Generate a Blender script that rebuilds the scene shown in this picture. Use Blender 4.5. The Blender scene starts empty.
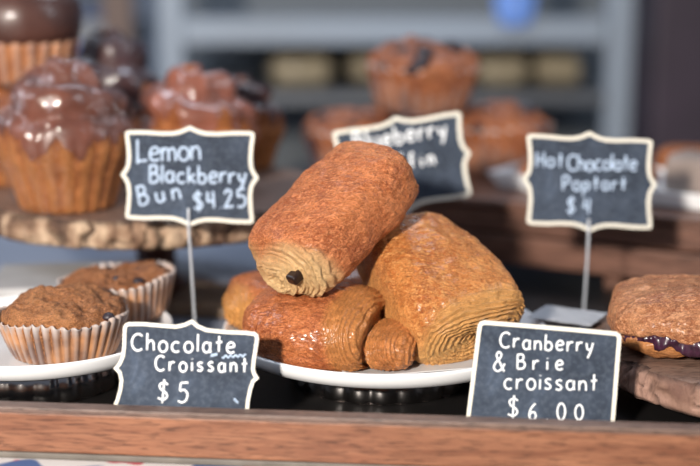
import bpy, math, random
from mathutils import Vector, Matrix, noise as mn
random.seed(7)
COL = bpy.context.scene.collection
sin, cos, pi, R = math.sin, math.cos, math.pi, math.radians
# ------------------------------------------------------------------ camera model
CAM = Vector((0, -1.076, .350)); PITCH = R(12); FPX = 1375.0
FW = Vector((0, cos(PITCH), -sin(PITCH))); UP = Vector((0, sin(PITCH), cos(PITCH)))
def ray(px, py): return FW + Vector((1, 0, 0)) * ((px - 350) / FPX) - UP * ((py - 233) / FPX)
def P(px, py, y):
    d = ray(px, py); return CAM + d * ((y - CAM.y) / d.y)
def Pz(px, py, z):
    d = ray(px, py); return CAM + d * ((z - CAM.z) / d.z)

# ------------------------------------------------------------------ helpers
def empty(name, loc, label, cat, group=None, rot=None):
    o = bpy.data.objects.new(name, None); COL.objects.link(o)
    o.empty_display_size = .02
    o.location = loc
    if rot is not None: o.rotation_euler = rot
    tag(o, label, cat, group); return o
def tag(o, label=None, cat=None, group=None, kind=None):
    if label: o['label'] = label
    if cat: o['category'] = cat
    if group: o['group'] = group
    if kind: o['kind'] = kind
    return o
def mesh(name, verts, faces, mat, parent=None, smooth=True, attr=None, loc=None, rot=None, mats=None):
    me = bpy.data.meshes.new(name)
    me.from_pydata([tuple(v) for v in verts], [], faces); me.update()
    if mats:
        for m in mats: me.materials.append(m)
    else: me.materials.append(mat)
    if smooth: me.polygons.foreach_set('use_smooth', [True] * len(me.polygons))
    if attr:
        a = me.attributes.new('bake', 'FLOAT', 'POINT'); a.data.foreach_set('value', attr)
    o = bpy.data.objects.new(name, me); COL.objects.link(o)
    if parent: o.parent = parent
    if loc is not None: o.location = loc
    if rot is not None: o.rotation_euler = rot
    return o
def bevel(o, w=.001, seg=2):
    m = o.modifiers.new('bev', 'BEVEL'); m.width = w; m.segments = seg; m.limit_method = 'ANGLE'
    return o
def copy_tree(o, parent=None):
    c = o.copy(); COL.objects.link(c)
    if parent: c.parent = parent
    for ch in [k for k in bpy.data.objects if k.parent == o]: copy_tree(ch, c)
    return c
class MB:
    def __init__(s): s.v = []; s.f = []
    def add(s, v, f):
        n = len(s.v); s.v += [Vector(a) for a in v]; s.f += [tuple(i + n for i in q) for q in f]; return s
    def box(s, a, b):
        x0, y0, z0 = a; x1, y1, z1 = b
        return s.add([(x0,y0,z0),(x1,y0,z0),(x1,y1,z0),(x0,y1,z0),(x0,y0,z1),(x1,y0,z1),(x1,y1,z1),(x0,y1,z1)],
                     [(0,3,2,1),(4,5,6,7),(0,1,5,4),(1,2,6,5),(2,3,7,6),(3,0,4,7)])
    def lathe(s, prof, n=64, c=(0,0,0), fr=None):
        m = len(prof); vs = []
        for i in range(n):
            a = 2*pi*i/n
            for k, (r, z) in enumerate(prof):
                rr = fr(a, k, r) if fr else r
                vs.append((c[0]+rr*cos(a), c[1]+rr*sin(a), c[2]+z))
        fs = []
        for i in range(n):
            j = (i+1) % n
            for k in range(m-1): fs.append((i*m+k, j*m+k, j*m+k+1, i*m+k+1))
        return s.add(vs, fs)
    def tube(s, pts, r, n=10, sq=1.0):
        pts = [Vector(p) for p in pts]; m = len(pts); vs = []; fs = []
        for i, p in enumerate(pts):
            t = (pts[min(i+1, m-1)] - pts[max(i-1, 0)]).normalized()
            a = t.cross(Vector((0, 1, 0)));  a = a.normalized() if a.length > 1e-4 else Vector((1, 0, 0))
            b = t.cross(a).normalized()
            for k in range(n):
                q = 2*pi*k/n; vs.append(p + a*(r*cos(q)) + b*(r*sq*sin(q)))
        for i in range(m-1):
            for k in range(n): fs.append((i*n+k, i*n+(k+1)%n, (i+1)*n+(k+1)%n, (i+1)*n+k))
        fs.append(tuple(range(n))[::-1]); fs.append(tuple((m-1)*n+k for k in range(n)))
        return s.add(vs, fs)
    def build(s, name, mat, parent=None, smooth=True, **k): return mesh(name, s.v, s.f, mat, parent, smooth, **k)
def catmull(pts, t):
    n = len(pts) - 1; x = min(max(t, 0), .999999) * n; i = int(x); u = x - i
    g = lambda k: pts[min(max(k, 0), n)]
    p0, p1, p2, p3 = g(i-1), g(i), g(i+1), g(i+2)
    return [.5*((2*b)+(c-a)*u+(2*a-5*b+4*c-d)*u*u+(3*b-a-3*c+d)*u**3) for a, b, c, d in zip(p0, p1, p2, p3)]
def sstep(a, b, x):
    t = min(max((x-a)/(b-a), 0), 1); return t*t*(3-2*t)
def fbm(v, o=4): return mn.fractal(v, 1.0, 2.0, o)

# ------------------------------------------------------------------ materials
def newmat(name):
    m = bpy.data.materials.new(name); m.use_nodes = True
    nt = m.node_tree; b = nt.nodes['Principled BSDF']; return m, nt, b
def N(nt, t, **k):
    n = nt.nodes.new(t)
    for a, v in k.items():
        if hasattr(n, a): setattr(n, a, v)
        else: n.inputs[a.replace('_', ' ')].default_value = v
    return n
def ramp(nt, fac, stops):
    r = nt.nodes.new('ShaderNodeValToRGB'); e = r.color_ramp.elements
    while len(e) < len(stops): e.new(.5)
    for q, (p, c) in zip(e, stops): q.position = p; q.color = (*c, 1)
    nt.links.new(fac, r.inputs[0]); return r.outputs[0]
def noisen(nt, scale, detail=4, dist=0, rough=.55, vec=None, stretch=None):
    n = N(nt, 'ShaderNodeTexNoise'); n.inputs['Scale'].default_value = scale; n.inputs['Detail'].default_value = detail
    n.inputs['Distortion'].default_value = dist; n.inputs['Roughness'].default_value = rough
    tc = N(nt, 'ShaderNodeTexCoord'); o = tc.outputs['Object']
    if stretch:
        mp = N(nt, 'ShaderNodeMapping'); mp.inputs['Scale'].default_value = stretch
        nt.links.new(o, mp.inputs[0]); o = mp.outputs[0]
    nt.links.new(o, n.inputs['Vector']); return n.outputs['Fac']
def mixc(nt, f, a, b, mode='MIX'):
    m = nt.nodes.new('ShaderNodeMix'); m.data_type = 'RGBA'; m.blend_type = mode
    for s, v in ((m.inputs[0], f), (m.inputs[6], a), (m.inputs[7], b)):
        if isinstance(v, bpy.types.NodeSocket): nt.links.new(v, s)
        else: s.default_value = v if not isinstance(v, tuple) else (*v, 1)[:4]
    return m.outputs[2]
def bump(nt, b, h, strength=.5, dist=.001, prev=None):
    n = N(nt, 'ShaderNodeBump'); n.inputs['Strength'].default_value = strength; n.inputs['Distance'].default_value = dist
    nt.links.new(h, n.inputs['Height'])
    if prev is not None: nt.links.new(prev, n.inputs['Normal'])
    nt.links.new(n.outputs[0], b.inputs['Normal']); return n.outputs[0]
def plain(name, c, rough=.5, metal=0, coat=0, spec=.5, var=0, scale=30):
    m, nt, b = newmat(name)
    b.inputs['Base Color'].default_value = (*c, 1); b.inputs['Roughness'].default_value = rough
    b.inputs['Metallic'].default_value = metal; b.inputs['Coat Weight'].default_value = coat
    b.inputs['Specular IOR Level'].default_value = spec
    if var:
        f = noisen(nt, scale, 5)
        c2 = tuple(x*(1-var) for x in c); c3 = tuple(min(1, x*(1+var)) for x in c)
        nt.links.new(ramp(nt, f, [(.3, c2), (.7, c3)]), b.inputs['Base Color'])
    return m
def crust(name, dark, mid, light, pale, seed=0, coat=.12, sc=1.0, bm=1.0, fk=1.0):
    m, nt, b = newmat(name)
    at = N(nt, 'ShaderNodeAttribute'); at.attribute_name = 'bake'; bk = at.outputs['Fac']
    big = noisen(nt, 30*sc, 3, .4)
    med = noisen(nt, 110*sc, 5, 1.0, .6)
    fl = noisen(nt, 210*sc, 7, 1.3, .66, stretch=(.40, 1.0, 1.0))
    fine = noisen(nt, 620*sc, 4, 1.6, .65, stretch=(.5, 1, 1))
    web = noisen(nt, 170*sc, 5, 2.2, .7, stretch=(.55, 1, 1))
    sb = N(nt, 'ShaderNodeMath', operation='SUBTRACT'); nt.links.new(web, sb.inputs[0]); sb.inputs[1].default_value = .5
    ab = N(nt, 'ShaderNodeMath', operation='ABSOLUTE'); nt.links.new(sb.outputs[0], ab.inputs[0])
    c = ramp(nt, big, [(.30, dark), (.52, mid), (.74, light)])
    c = mixc(nt, ramp(nt, med, [(.42, (0,0,0)), (.70, (.55,.55,.55))]), c, light)
    c = mixc(nt, ramp(nt, med, [(.30, (.55,.55,.55)), (.48, (0,0,0))]), c, dark)
    c = mixc(nt, ramp(nt, fl, [(.53, (0,0,0)), (.62, (.6,.6,.6))]), c, tuple(min(1, x*1.35+.03) for x in light))
    c = mixc(nt, ramp(nt, fl, [(.32, (.55,.55,.55)), (.44, (0,0,0))]), c, tuple(x*.55 for x in dark))
    c = mixc(nt, ramp(nt, ab.outputs[0], [(.0, (.70*fk,)*3), (.020, (0,0,0))]), c, tuple(min(1, x*1.30+.07) for x in light))
    c = mixc(nt, ramp(nt, fine, [(.53, (0,0,0)), (.62, (.65*fk,)*3)]), c, tuple(min(1, x*1.5+.06) for x in light))
    c = mixc(nt, ramp(nt, fine, [(.34, (.6*fk,)*3), (.45, (0,0,0))]), c, tuple(x*.45 for x in dark))
    pc = mixc(nt, ramp(nt, fine, [(.35, (0,0,0)), (.7, (1,1,1))]), tuple(x*.80 for x in pale), pale)
    f = N(nt, 'ShaderNodeMapRange'); nt.links.new(bk, f.inputs[0])
    c = mixc(nt, f.outputs[0], pc, c)
    f2 = N(nt, 'ShaderNodeMapRange'); nt.links.new(bk, f2.inputs[0]); f2.inputs[1].default_value = 1.0; f2.inputs[2].default_value = 2.0
    c = mixc(nt, f2.outputs[0], c, tuple(x*.62 for x in dark))
    nt.links.new(c, b.inputs['Base Color'])
    b.inputs['Roughness'].default_value = .46; b.inputs['Coat Weight'].default_value = coat; b.inputs['Coat Roughness'].default_value = .20
    b.inputs['Specular IOR Level'].default_value = .28
    p = bump(nt, b, med, .7*bm, .0050)
    p = bump(nt, b, fl, .95*bm, .0036, p)
    iv = ramp(nt, ab.outputs[0], [(.0, (1,1,1)), (.05, (0,0,0))])
    p = bump(nt, b, iv, .5*bm, .0009, p)
    bump(nt, b, fine, .8*bm, .0016, p)
    return m
def woodm(name, c1, c2, scale=14, stretch=(1, 12, 12), rough=.5, bmp=.3, spec=.4):
    m, nt, b = newmat(name)
    f = noisen(nt, scale, 8, 1.2, .6, stretch=stretch)
    g = noisen(nt, scale*5, 5, .5, .6, stretch=stretch)
    c = ramp(nt, f, [(.3, c1), (.7, c2)])
    c = mixc(nt, ramp(nt, g, [(.36, (.8,.8,.8)), (.5, (0,0,0))]), c, tuple(x*.4 for x in c1))
    nt.links.new(c, b.inputs['Base Color']); b.inputs['Roughness'].default_value = rough
    b.inputs['Specular IOR Level'].default_value = spec
    bump(nt, b, g, bmp, .0006); return m

M = {}
M['crust_a'] = crust('crust_golden', (.34,.072,.020), (.53,.145,.040), (.72,.245,.085), (.92,.60,.29))
M['crust_b'] = crust('crust_amber', (.40,.092,.018), (.63,.190,.038), (.84,.320,.088), (.92,.50,.17), sc=.9, coat=.32)
M['crust_c'] = crust('crust_deep', (.28,.056,.014), (.48,.120,.028), (.66,.210,.060), (.84,.38,.10), coat=.5)
M['crust_d'] = crust('crust_berry', (.28,.080,.030), (.46,.165,.065), (.64,.30,.14), (.70,.28,.08), sc=.9)
M['muffin'] = crust('muffin_crumb', (.11,.034,.013), (.27,.090,.030), (.45,.18,.065), (.40,.17,.06), coat=.0, sc=1.3)
M['muffin_light'] = crust('muffin_crumb_light', (.15,.048,.017), (.34,.120,.038), (.56,.24,.09), (.46,.20,.07), coat=.0, sc=1.3)
M['bun'] = crust('bun_dough', (.20,.050,.016), (.34,.10,.026), (.50,.18,.05), (.58,.25,.08), sc=.5, fk=.3)
M['muffin_rear'] = crust('rear_muffin', (.12,.030,.018), (.30,.085,.030), (.48,.17,.065), (.4,.2,.1), coat=.3, sc=.5, fk=.3)
M['glaze'] = plain('chocolate_glaze', (.15,.050,.030), .38, coat=.5, var=.4, scale=25)
M['glaze_pink'] = plain('berry_glaze', (.24,.085,.055), .3, coat=.7, var=.55, scale=28)
M['frosting'] = plain('milk_chocolate_frosting', (.075,.030,.022), .42, coat=.3, var=.3, scale=20)
M['glaze_dark'] = plain('dark_chocolate_glaze', (.060,.030,.032), .35, coat=.6, var=.5, scale=30)
M['choc'] = plain('chocolate_bar', (.02,.009,.006), .35)
M['jam'] = plain('berry_jam', (.040,.012,.028), .3, coat=.35, var=.5, scale=200)
M['berry'] = plain('blueberry', (.022,.014,.020), .45, var=.5, scale=120)
M['slate'] = None
M['white_frame'] = plain('painted_cream_edge', (.80,.76,.66), .55, var=.05, scale=90)
M['chalk'] = plain('white_chalk', (.90,.92,.95), .9, var=.06, scale=400)
M['chalk_blue'] = plain('smudged_chalk', (.50,.62,.80), .9, var=.1, scale=200)
M['porcelain'] = plain('white_porcelain', (.88,.88,.89), .12, coat=.5)
M['steel'] = plain('steel_wire', (.70,.74,.80), .35, .5)
M['paper'] = plain('parchment', (.62,.61,.60), .6)
M['rail'] = woodm('oak_rail_wood', (.17,.062,.032), (.33,.145,.078), 9, (1.2, 14, 14), .5, .4)
M['railtop'] = M['rail']
M['riser'] = woodm('brown_crate_wood', (.10,.045,.03), (.21,.10,.068), 8, (1, 10, 10), .45, .3)
M['darktop'] = plain('black_stone', (.010,.009,.009), .45, spec=.25)
M['slabtop'] = woodm('slab_face_wood', (.17,.10,.075), (.30,.19,.14), 10, (2, 8, 8), .55, .3)
def slate():
    m, nt, b = newmat('chalkboard_slate')
    f = noisen(nt, 22, 5, .8); g = noisen(nt, 260, 3)
    c = ramp(nt, f, [(.38, (.026,.036,.056)), (.60, (.046,.062,.094)), (.78, (.11,.15,.225))])
    c = mixc(nt, ramp(nt, g, [(.45, (0,0,0)), (.8, (.25,.25,.25))]), c, (.20,.24,.30))
    nt.links.new(c, b.inputs['Base Color']); b.inputs['Roughness'].default_value = .75; b.inputs['Specular IOR Level'].default_value = .3
    return m
M['slate'] = slate()
def bark(name, c1, c2, c3):
    m, nt, b = newmat(name)
    f = noisen(nt, 60, 6, .8, .6, stretch=(1, 1, .35)); g = noisen(nt, 30, 4, .5, stretch=(1,1,.6))
    at = N(nt, 'ShaderNodeAttribute'); at.attribute_name = 'bake'
    c = ramp(nt, g, [(.36, c1), (.46, c2), (.58, c3)])
    c = mixc(nt, ramp(nt, f, [(.33, (.8,.8,.8)), (.47, (0,0,0))]), c, tuple(x*.4 for x in c1))
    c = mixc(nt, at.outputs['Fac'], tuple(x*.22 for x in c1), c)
    nt.links.new(c, b.inputs['Base Color']); b.inputs['Roughness'].default_value = .8
    bump(nt, b, f, .9, .004); return m
M['bark'] = bark('pale_bark', (.10,.050,.030), (.26,.155,.095), (.52,.37,.25))
M['bark2'] = bark('rosy_bark', (.16,.080,.058), (.25,.14,.10), (.36,.21,.16))
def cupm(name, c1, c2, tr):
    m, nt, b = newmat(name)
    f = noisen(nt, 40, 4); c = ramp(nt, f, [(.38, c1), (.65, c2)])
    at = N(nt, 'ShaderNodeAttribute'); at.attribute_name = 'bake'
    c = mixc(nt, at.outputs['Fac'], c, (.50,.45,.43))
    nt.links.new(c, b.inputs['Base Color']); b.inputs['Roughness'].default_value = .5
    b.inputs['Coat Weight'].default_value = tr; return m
M['cup'] = cupm('greaseproof_paper_cup', (.13,.062,.040), (.48,.225,.095), .2)
M['cup_dim'] = cupm('brown_paper_cup', (.12,.042,.024), (.36,.13,.05), .4)
M['glass'] = plain('polished_dark_metal', (.50,.47,.46), .16, 1)
def clingm():
    m, nt, b = newmat('cling_film'); nt.nodes.remove(b)
    tr = N(nt, 'ShaderNodeBsdfTransparent'); gl = N(nt, 'ShaderNodeBsdfGlossy'); gl.inputs['Roughness'].default_value = .12
    h = noisen(nt, 30, 3, 1.2, stretch=(1, 1, .4)); bp = N(nt, 'ShaderNodeBump'); bp.inputs['Strength'].default_value = .8; bp.inputs['Distance'].default_value = .01
    nt.links.new(h, bp.inputs['Height']); nt.links.new(bp.outputs[0], gl.inputs['Normal'])
    lw = N(nt, 'ShaderNodeLayerWeight'); pw = N(nt, 'ShaderNodeMath', operation='POWER'); nt.links.new(lw.outputs['Facing'], pw.inputs[0]); pw.inputs[1].default_value = 3.5
    fr = N(nt, 'ShaderNodeMath', operation='MULTIPLY_ADD'); nt.links.new(pw.outputs[0], fr.inputs[0]); fr.inputs[1].default_value = .22; fr.inputs[2].default_value = .045
    mx = N(nt, 'ShaderNodeMixShader'); nt.links.new(fr.outputs[0], mx.inputs[0]); nt.links.new(tr.outputs[0], mx.inputs[1]); nt.links.new(gl.outputs[0], mx.inputs[2])
    nt.links.new(mx.outputs[0], nt.nodes['Material Output'].inputs[0]); return m
M['film'] = clingm()

# ------------------------------------------------------------------ counter, rail, cloth
YAW = R(-5.6)
def yawed(y0, x=0): return Vector((x, y0, 0))
counter = mesh('display_counter', MB().box((-1.3, .0125, -.04), (1.3, 1.12, 0)).v, MB().box((0,0,0),(1,1,1)).f, M['darktop'], None, False, loc=(0, -.185, 0), rot=(0, 0, YAW))
o = mesh('front_ledge', MB().box((-1.3, -.30, -.04), (1.3, .0120, -.0060)).v, MB().box((0,0,0),(1,1,1)).f, plain('grey_ledge', (.20,.18,.17), .6), None, False, loc=(0, -.185, 0), rot=(0, 0, YAW)); tag(o, 'low grey ledge in front of the oak rail', 'ledge')
tag(counter, 'black counter top under all the plates, boards and pastries', 'counter')
t = empty('wooden_rail', (0, -.185, 0), 'long reddish oak rail across the front edge of the counter', 'rail', rot=(0, 0, YAW))
bevel(MB().box((-.7, 0, -.0015), (.7, .011, .0275)).build('rail_board', M['rail'], t, False), .0012)
r2 = bevel(MB().box((-.7, -.0015, .0275), (.7, .0120, .0318)).build('rail_cap', woodm('dark_rail_edge', (.12,.075,.06), (.22,.14,.11), 12, (1.5, 14, 14), .45, .5), t, False), .001)  # top strip in darker, greyer wood than the board
r2['label'] = 'dark top edge'
bevel(MB().box((-.7, -.0015, -.0058), (.7, .0120, -.0015)).build('rail_foot', plain('grey_edge', (.16,.14,.12), .6, var=.3), t, False), .0006)
# printed paper mat lying before the rail
def matm():
    m, nt, b = newmat('printed_mat'); f = noisen(nt, 16, 2, .5); g = noisen(nt, 13, 2, .4)
    c = mixc(nt, ramp(nt, f, [(.56, (0,0,0)), (.58, (1,1,1))]), (.66,.64,.62), (.50,.06,.09))
    tc = N(nt, 'ShaderNodeTexCoord'); mp = N(nt, 'ShaderNodeMapping'); mp.inputs['Location'].default_value = (3, 2, 0)
    nt.links.new(tc.outputs['Object'], mp.inputs[0]); n = N(nt, 'ShaderNodeTexNoise'); n.inputs['Scale'].default_value = 15; n.inputs['Detail'].default_value = 1
    nt.links.new(mp.outputs[0], n.inputs['Vector'])
    c = mixc(nt, ramp(nt, n.outputs[0], [(.59, (0,0,0)), (.61, (1,1,1))]), c, (.06,.12,.28))
    nt.links.new(c, b.inputs['Base Color']); b.inputs['Roughness'].default_value = .6; return m
o = mesh('placemat', MB().box((-.42, -.15, -.0058), (.02, -.004, -.0048)).v, MB().box((0,0,0),(1,1,1)).f, matm(), None, False, loc=(0, -.185, 0), rot=(0, 0, YAW))
tag(o, 'white paper mat with red and blue blotches lying before the rail', 'placemat')

# ------------------------------------------------------------------ plates and glass stands
def plate(x, y, r, base, label, group):
    prof = [(0, .0045), (r*.80, .0045), (r*.885, .0055), (r*.945, .0105), (r*.975, .0142), (r*.990, .0148), (r, .0142), (r*1.0, .0125), (r*.985, .0070), (r*.955, .0025), (r*.92, .0005), (r*.88, 0), (r*.5, 0), (0, 0)]
    b = MB().lathe([(max(a, .0002), c) for a, c in prof], 128)
    o = b.build('plate', M['porcelain'], None, True, loc=(x, y, base)); tag(o, label, 'plate', group); return o
def stand(x, y, r, h, label, group):
    prof = [(r*.96, 0), (r, .002), (r*.985, h*.5), (r*.93, h-.003), (r*.90, h), (r*.86, h), (r*.86, h-.003), (r*.93, h*.5), (r*.94, .004), (.0004, .004), (.0004, 0), (r*.96, 0)]
    o = MB().lathe(prof, 240, fr=lambda a, k, q: q*(1-.03*(1-abs(sin(a*11)))) if k < 8 and q > .01 else q).build('plate_stand', M['glass'], None, True, loc=(x, y, .0005)); tag(o, label, 'stand', group); return o  # flutes added to the wall so it catches vertical highlights
SH = .0295
stand(.026, .004, .076, SH, 'shiny dark pedestal, flutes added for highlights, under the middle plate of croissants', 'plate pedestals')
stand(-.252, -.004, .070, SH, 'shiny dark pedestal, flutes added for highlights, under the left plate of muffins', 'plate pedestals')
PZ = SH + .0008
plate(.028, .0, .131, PZ, 'round white plate holding the pile of chocolate croissants', 'white plates')
plate(-.252, -.004, .108, PZ, 'round white plate holding two dark muffins in paper cups', 'white plates')
SURF = PZ + .0050

def sheet(name, loc, w, d, rot, label, amp=.002, curl=.0, seed=0, mat=None, nx=40, ny=40):
    vs = []; fs = []
    for i in range(nx):
        for j in range(ny):
            u = i/(nx-1)-.5; v = j/(ny-1)-.5
            z = amp*(1+fbm(Vector((u*4+seed, v*4, seed)), 3)) + curl*(max(0, abs(u)-.3)**2*10 + max(0, abs(v)-.36)**2*8)
            vs.append((u*w, v*d, max(z, .0003)))
    for i in range(nx-1):
        for j in range(ny-1): fs.append((i*ny+j, (i+1)*ny+j, (i+1)*ny+j+1, i*ny+j+1))
    o = mesh(name, vs, fs, mat or M['paper'], None, True, loc=loc, rot=rot)
    m = o.modifiers.new('s', 'SOLIDIFY'); m.thickness = .0003; m.offset = 1
    tag(o, label, 'paper'); return o
sheet('parchment_paper', (.052, -.030, SURF+.0002), .150, .140, (0, 0, R(14)), 'crumpled translucent parchment under the croissants on the middle plate', .0006, .008, 3)

# ------------------------------------------------------------------ pastries
def basis(xd, zd):
    x = Vector(xd).normalized(); z = Vector(zd); z = (z - x*z.dot(x)).normalized(); y = z.cross(x)
    return Matrix((x, y, z)).transposed()
def roll(name, prof, W, H, mat, parent, rot, off, ridge=None, nexp=2.5, nu=260, nv=230, seed=0, lump=.0022, flat=.0):
    """prof rows: x, radius factor, dy, dz along the roll."""
    g = []; info = []
    for j in range(nv):
        t = j/(nv-1); x, r, dy, dz = catmull(prof, t); r = max(r, .0)
        for i in range(nu):
            a = 2*pi*i/nu; ca, sa = cos(a), sin(a)
            e = 2/nexp
            cy = math.copysign(abs(ca)**e, ca); cz = math.copysign(abs(sa)**e, sa)
            if flat and cz < 0: cz *= (1-flat)
            g.append(Vector((x, dy + r*W/2*cy, dz + r*H/2*cz))); info.append((t, a, r, x))
    nrm = []
    for j in range(nv):
        for i in range(nu):
            a = g[j*nu+(i+1) % nu] - g[j*nu+(i-1) % nu]; b = g[min(j+1, nv-1)*nu+i] - g[max(j-1, 0)*nu+i]
            n = a.cross(b); n = n.normalized() if n.length > 1e-12 else Vector((1 if j > nv/2 else -1, 0, 0)); nrm.append(n)
    # outward check
    mid = (nv//2)*nu + nu//4
    if nrm[mid].z < 0: nrm = [-n for n in nrm]
    vs = []; bk = []
    for p, n, (t, a, r, x) in zip(g, nrm, info):
        d = lump*fbm(p*28 + Vector((seed, 0, 0)), 3) + .0007*fbm(p*120 + Vector((0, seed, 0)), 3)
        bb = 1.0
        if ridge:
            rd, bb = ridge(t, a, r, x, p); d += rd
        if nu > 300: d += .0007*(.35-abs(fbm(Vector((p.x*130, p.y*260, p.z*260+seed)), 4)))
        vs.append(rot @ (p + n*d) + off); bk.append(bb)
    fs = []
    for j in range(nv-1):
        for i in range(nu):
            k = (i+1) % nu; fs.append((j*nu+i, j*nu+k, (j+1)*nu+k, (j+1)*nu+i))
    return mesh(name, vs, fs, mat, parent, True, attr=bk)
def saw(x): return x - math.floor(x)
def ledge(x, w=.22):   # overlapping-sheet step: rises slowly then drops
    s = saw(x); return s if s < 1-w else (1-s)/w*(1-w)
def spiral_end(t, a, r, t0, t1, turns=5.5, amp=.0026, w=0.):
    ph = r*turns + a/(2*pi)
    wob = .25*fbm(Vector((cos(a)*1.7, sin(a)*1.7, r*2+w)), 2)
    return amp*(ledge(ph+wob)-.5), ledge(ph+wob)

# --- top croissant
def ridge_a(t, a, r, x, p):
    d = 0; b = 1.0
    w = x + .012*sin(a*1.0+.6) + .004*fbm(p*40, 2)
    k = 1 - sstep(-.053, -.044, w)           # near-end laminated zone
    if k > 0:
        ph = t*27 + a/(2*pi) + .75*fbm(Vector((cos(a)*1.3, sin(a)*1.3, 2+t*5)), 3); L = ledge(ph, .25)
        d += k*.0028*(L-.5); b = b*(1-k) + k*(.05+1.0*sstep(.80, 1, L)+.4*sstep(-.066, -.046, w))
    kf = sstep(.045, .056, w)
    if kf > 0: d += kf*.0011*(ledge(w*260+a*.5, .3)-.5); b -= kf*.22*ledge(w*260+a*.5)
    # side seam where the flattened roll was tucked
    q = math.exp(-((a-4.45)/.28)**2)+math.exp(-((a-(2*pi-.55))/.20)**2)*.8
    d += -.0012*q; b -= .55*min(1, q)
    return d, max(0, min(2, b))
prof_a = [(-.062,0,.004,-.006),(-.0635,.10,.004,-.006),(-.066,.26,.004,-.006),(-.0655,.42,.003,-.005),(-.0610,.56,.002,-.004),(-.0590,.66,.001,-.003),(-.0555,.84,0,-.001),(-.046,.93,0,0),(-.030,.98,0,0),(-.010,1.0,0,0.001),(.012,1.01,0,0.001),(.032,1.0,0,0),(.050,.96,0,0),(.0600,.86,0,0),(.064,.66,0,0),(.0655,.45,0,0),(.066,.2,0,0),(.066,0,0,0)]
def pastry_root(px, py, y, label, group, name='chocolate_croissant', z=None):
    c = P(px, py, y)
    return empty(name, c, label, 'croissant', group)
CG = 'chocolate croissants heaped on the middle plate'
tA = pastry_root(332, 218, -.044, 'golden chocolate croissant on top of the pile, pale layered end with dark filling', CG)
mA = basis((.62, .58, .53), (-.46, -.50, .74))
prof_a = [(x*1.03, r, b_, c_) for x, r, b_, c_ in prof_a]
crA = roll('pastry_crust', prof_a, .084, .061, M['crust_a'], tA, mA, Vector((0,0,0)), ridge_a, 2.75, seed=3, nu=400, nv=280)
cb = MB().box((-.0690, -.0240, -.0030), (-.035, -.0140, .0050)); 
o = mesh('chocolate_filling', [mA @ v for v in cb.v], cb.f, M['choc'], crA, False); bevel(o, .002, 3)

# --- right croissant
def ridge_b(t, a, r, x, p):
    d = 0; b = 1.0
    w = x + .006*sin(a*2+1) + .005*fbm(p*35, 2)
    k = 1 - sstep(-.050, -.041, w)
    if k > 0:
        ph = t*30 + 1.3*abs(sin(a)) + .90*fbm(Vector((cos(a)*1.3, sin(a)*1.3, 5+t*6)), 3); L = ledge(ph, .25)
        d += k*.0028*(L-.5); b = b*(1-k) + k*(.25+1.1*sstep(.72, 1, L)+.45*sstep(-.060, -.038, w))
    # pale tucked side
    q = math.exp(-((a-pi-.30)/.26)**2)
    L = ledge(a*9 + p.x*12, .3); d += q*(.0022*(L-.5)-.001); b -= q*(.9-.9*sstep(.75,1,L))
    q2 = math.exp(-((saw(a/(2*pi)+.5)-.5+.03)/.05)**2)
    b -= .35*q2
    return d, max(0, min(2, b))
prof_b = [(-.060,0,0,0),(-.062,.18,0,0),(-.0635,.40,0,0),(-.0635,.62,0,0),(-.0615,.80,0,0),(-.056,.93,0,0),(-.046,1.0,0,0),(-.026,1.03,0,.001),(-.004,1.01,0,.002),(.018,.96,0,.002),(.038,.90,0,.001),(.052,.84,0,0),(.060,.74,0,0),(.0635,.56,0,0),(.065,.3,0,0),(.065,0,0,0)]
tB = pastry_root(436, 285, -.034, 'broad amber chocolate croissant leaning at the right of the pile', CG)
mB = basis((-.47, .70, .48), (.22, -.46, .86))
prof_b = [(x*.96, r, b_, c_) for x, r, b_, c_ in prof_b]
roll('pastry_crust', prof_b, .100, .065, M['crust_b'], tB, mB, Vector((0,0,0)), ridge_b, 3.1, seed=11, nu=400, nv=280)

# --- bottom-left croissant with spiral knob
def ridge_c(t, a, r, x, p):
    d = 0; b = 1.0
    w = x + .010*sin(a*1.0-.6) + .003*fbm(p*45, 2)
    k = sstep(.014, .024, w)
    if t < .80 and k > 0:
        L = ledge(w*300, .3); d += k*.0026*(L-.5); b -= k*(.50-1.3*sstep(.70,1,L))
    if t >= .66:
        s = sstep(.66, .74, t)
        dd, L = spiral_end(t, a, r, 0, 1, 9.0, .0018, 5.); d += s*dd; b = b*(1-s) + s*(.62+1.0*sstep(.72,1,L))
    s = sstep(.0, .08, .14-t)
    if s > 0: dd, L = spiral_end(t, a, r, 0, 1, 4.5, .0024); d += s*dd; b = min(b, 1-.6*s*L)
    return d, max(0, min(2, b))
prof_c = [(-.062,0,0,0),(-.063,.3,0,0),(-.062,.52,0,0),(-.057,.74,0,0),(-.046,.90,0,0),(-.030,.98,0,0),(-.010,1.02,0,0),(.010,1.0,0,0),(.024,.95,0,-.001),(.033,.87,0,-.002),(.037,.74,0,-.004),(.0345,.56,0,-.007),(.037,.50,-.002,-.008),(.042,.57,-.002,-.009),(.051,.585,-.002,-.009),(.059,.54,-.002,-.009),(.066,.44,-.002,-.010),(.070,.28,-.002,-.010),(.0705,.12,-.002,-.010),(.069,0,-.002,-.010)]
tC = pastry_root(330, 326, -.066, 'glossy brown chocolate croissant lying at the bottom left, coiled end to the right', CG)
mC = basis((.93, -.34, -.02), (-.05, -.15, 1))
prof_c = [(x*.99, r, b_, c_) for x, r, b_, c_ in prof_c]
roll('pastry_crust', prof_c, .094, .058, M['crust_c'], tC, mC, Vector((0,0,0)), ridge_c, 2.4, seed=23, nu=400, nv=280, flat=.12)

# --- croissant hidden behind
tD = pastry_root(306, 297, .030, 'chocolate croissant mostly hidden behind the bottom left one', CG)
roll('pastry_crust', prof_a, .080, .048, M['crust_c'], tD, basis((.95, .25, .05), (0, -.1, 1)), Vector((0,0,0)), ridge_a, 2.4, seed=31, nu=140, nv=120)

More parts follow.
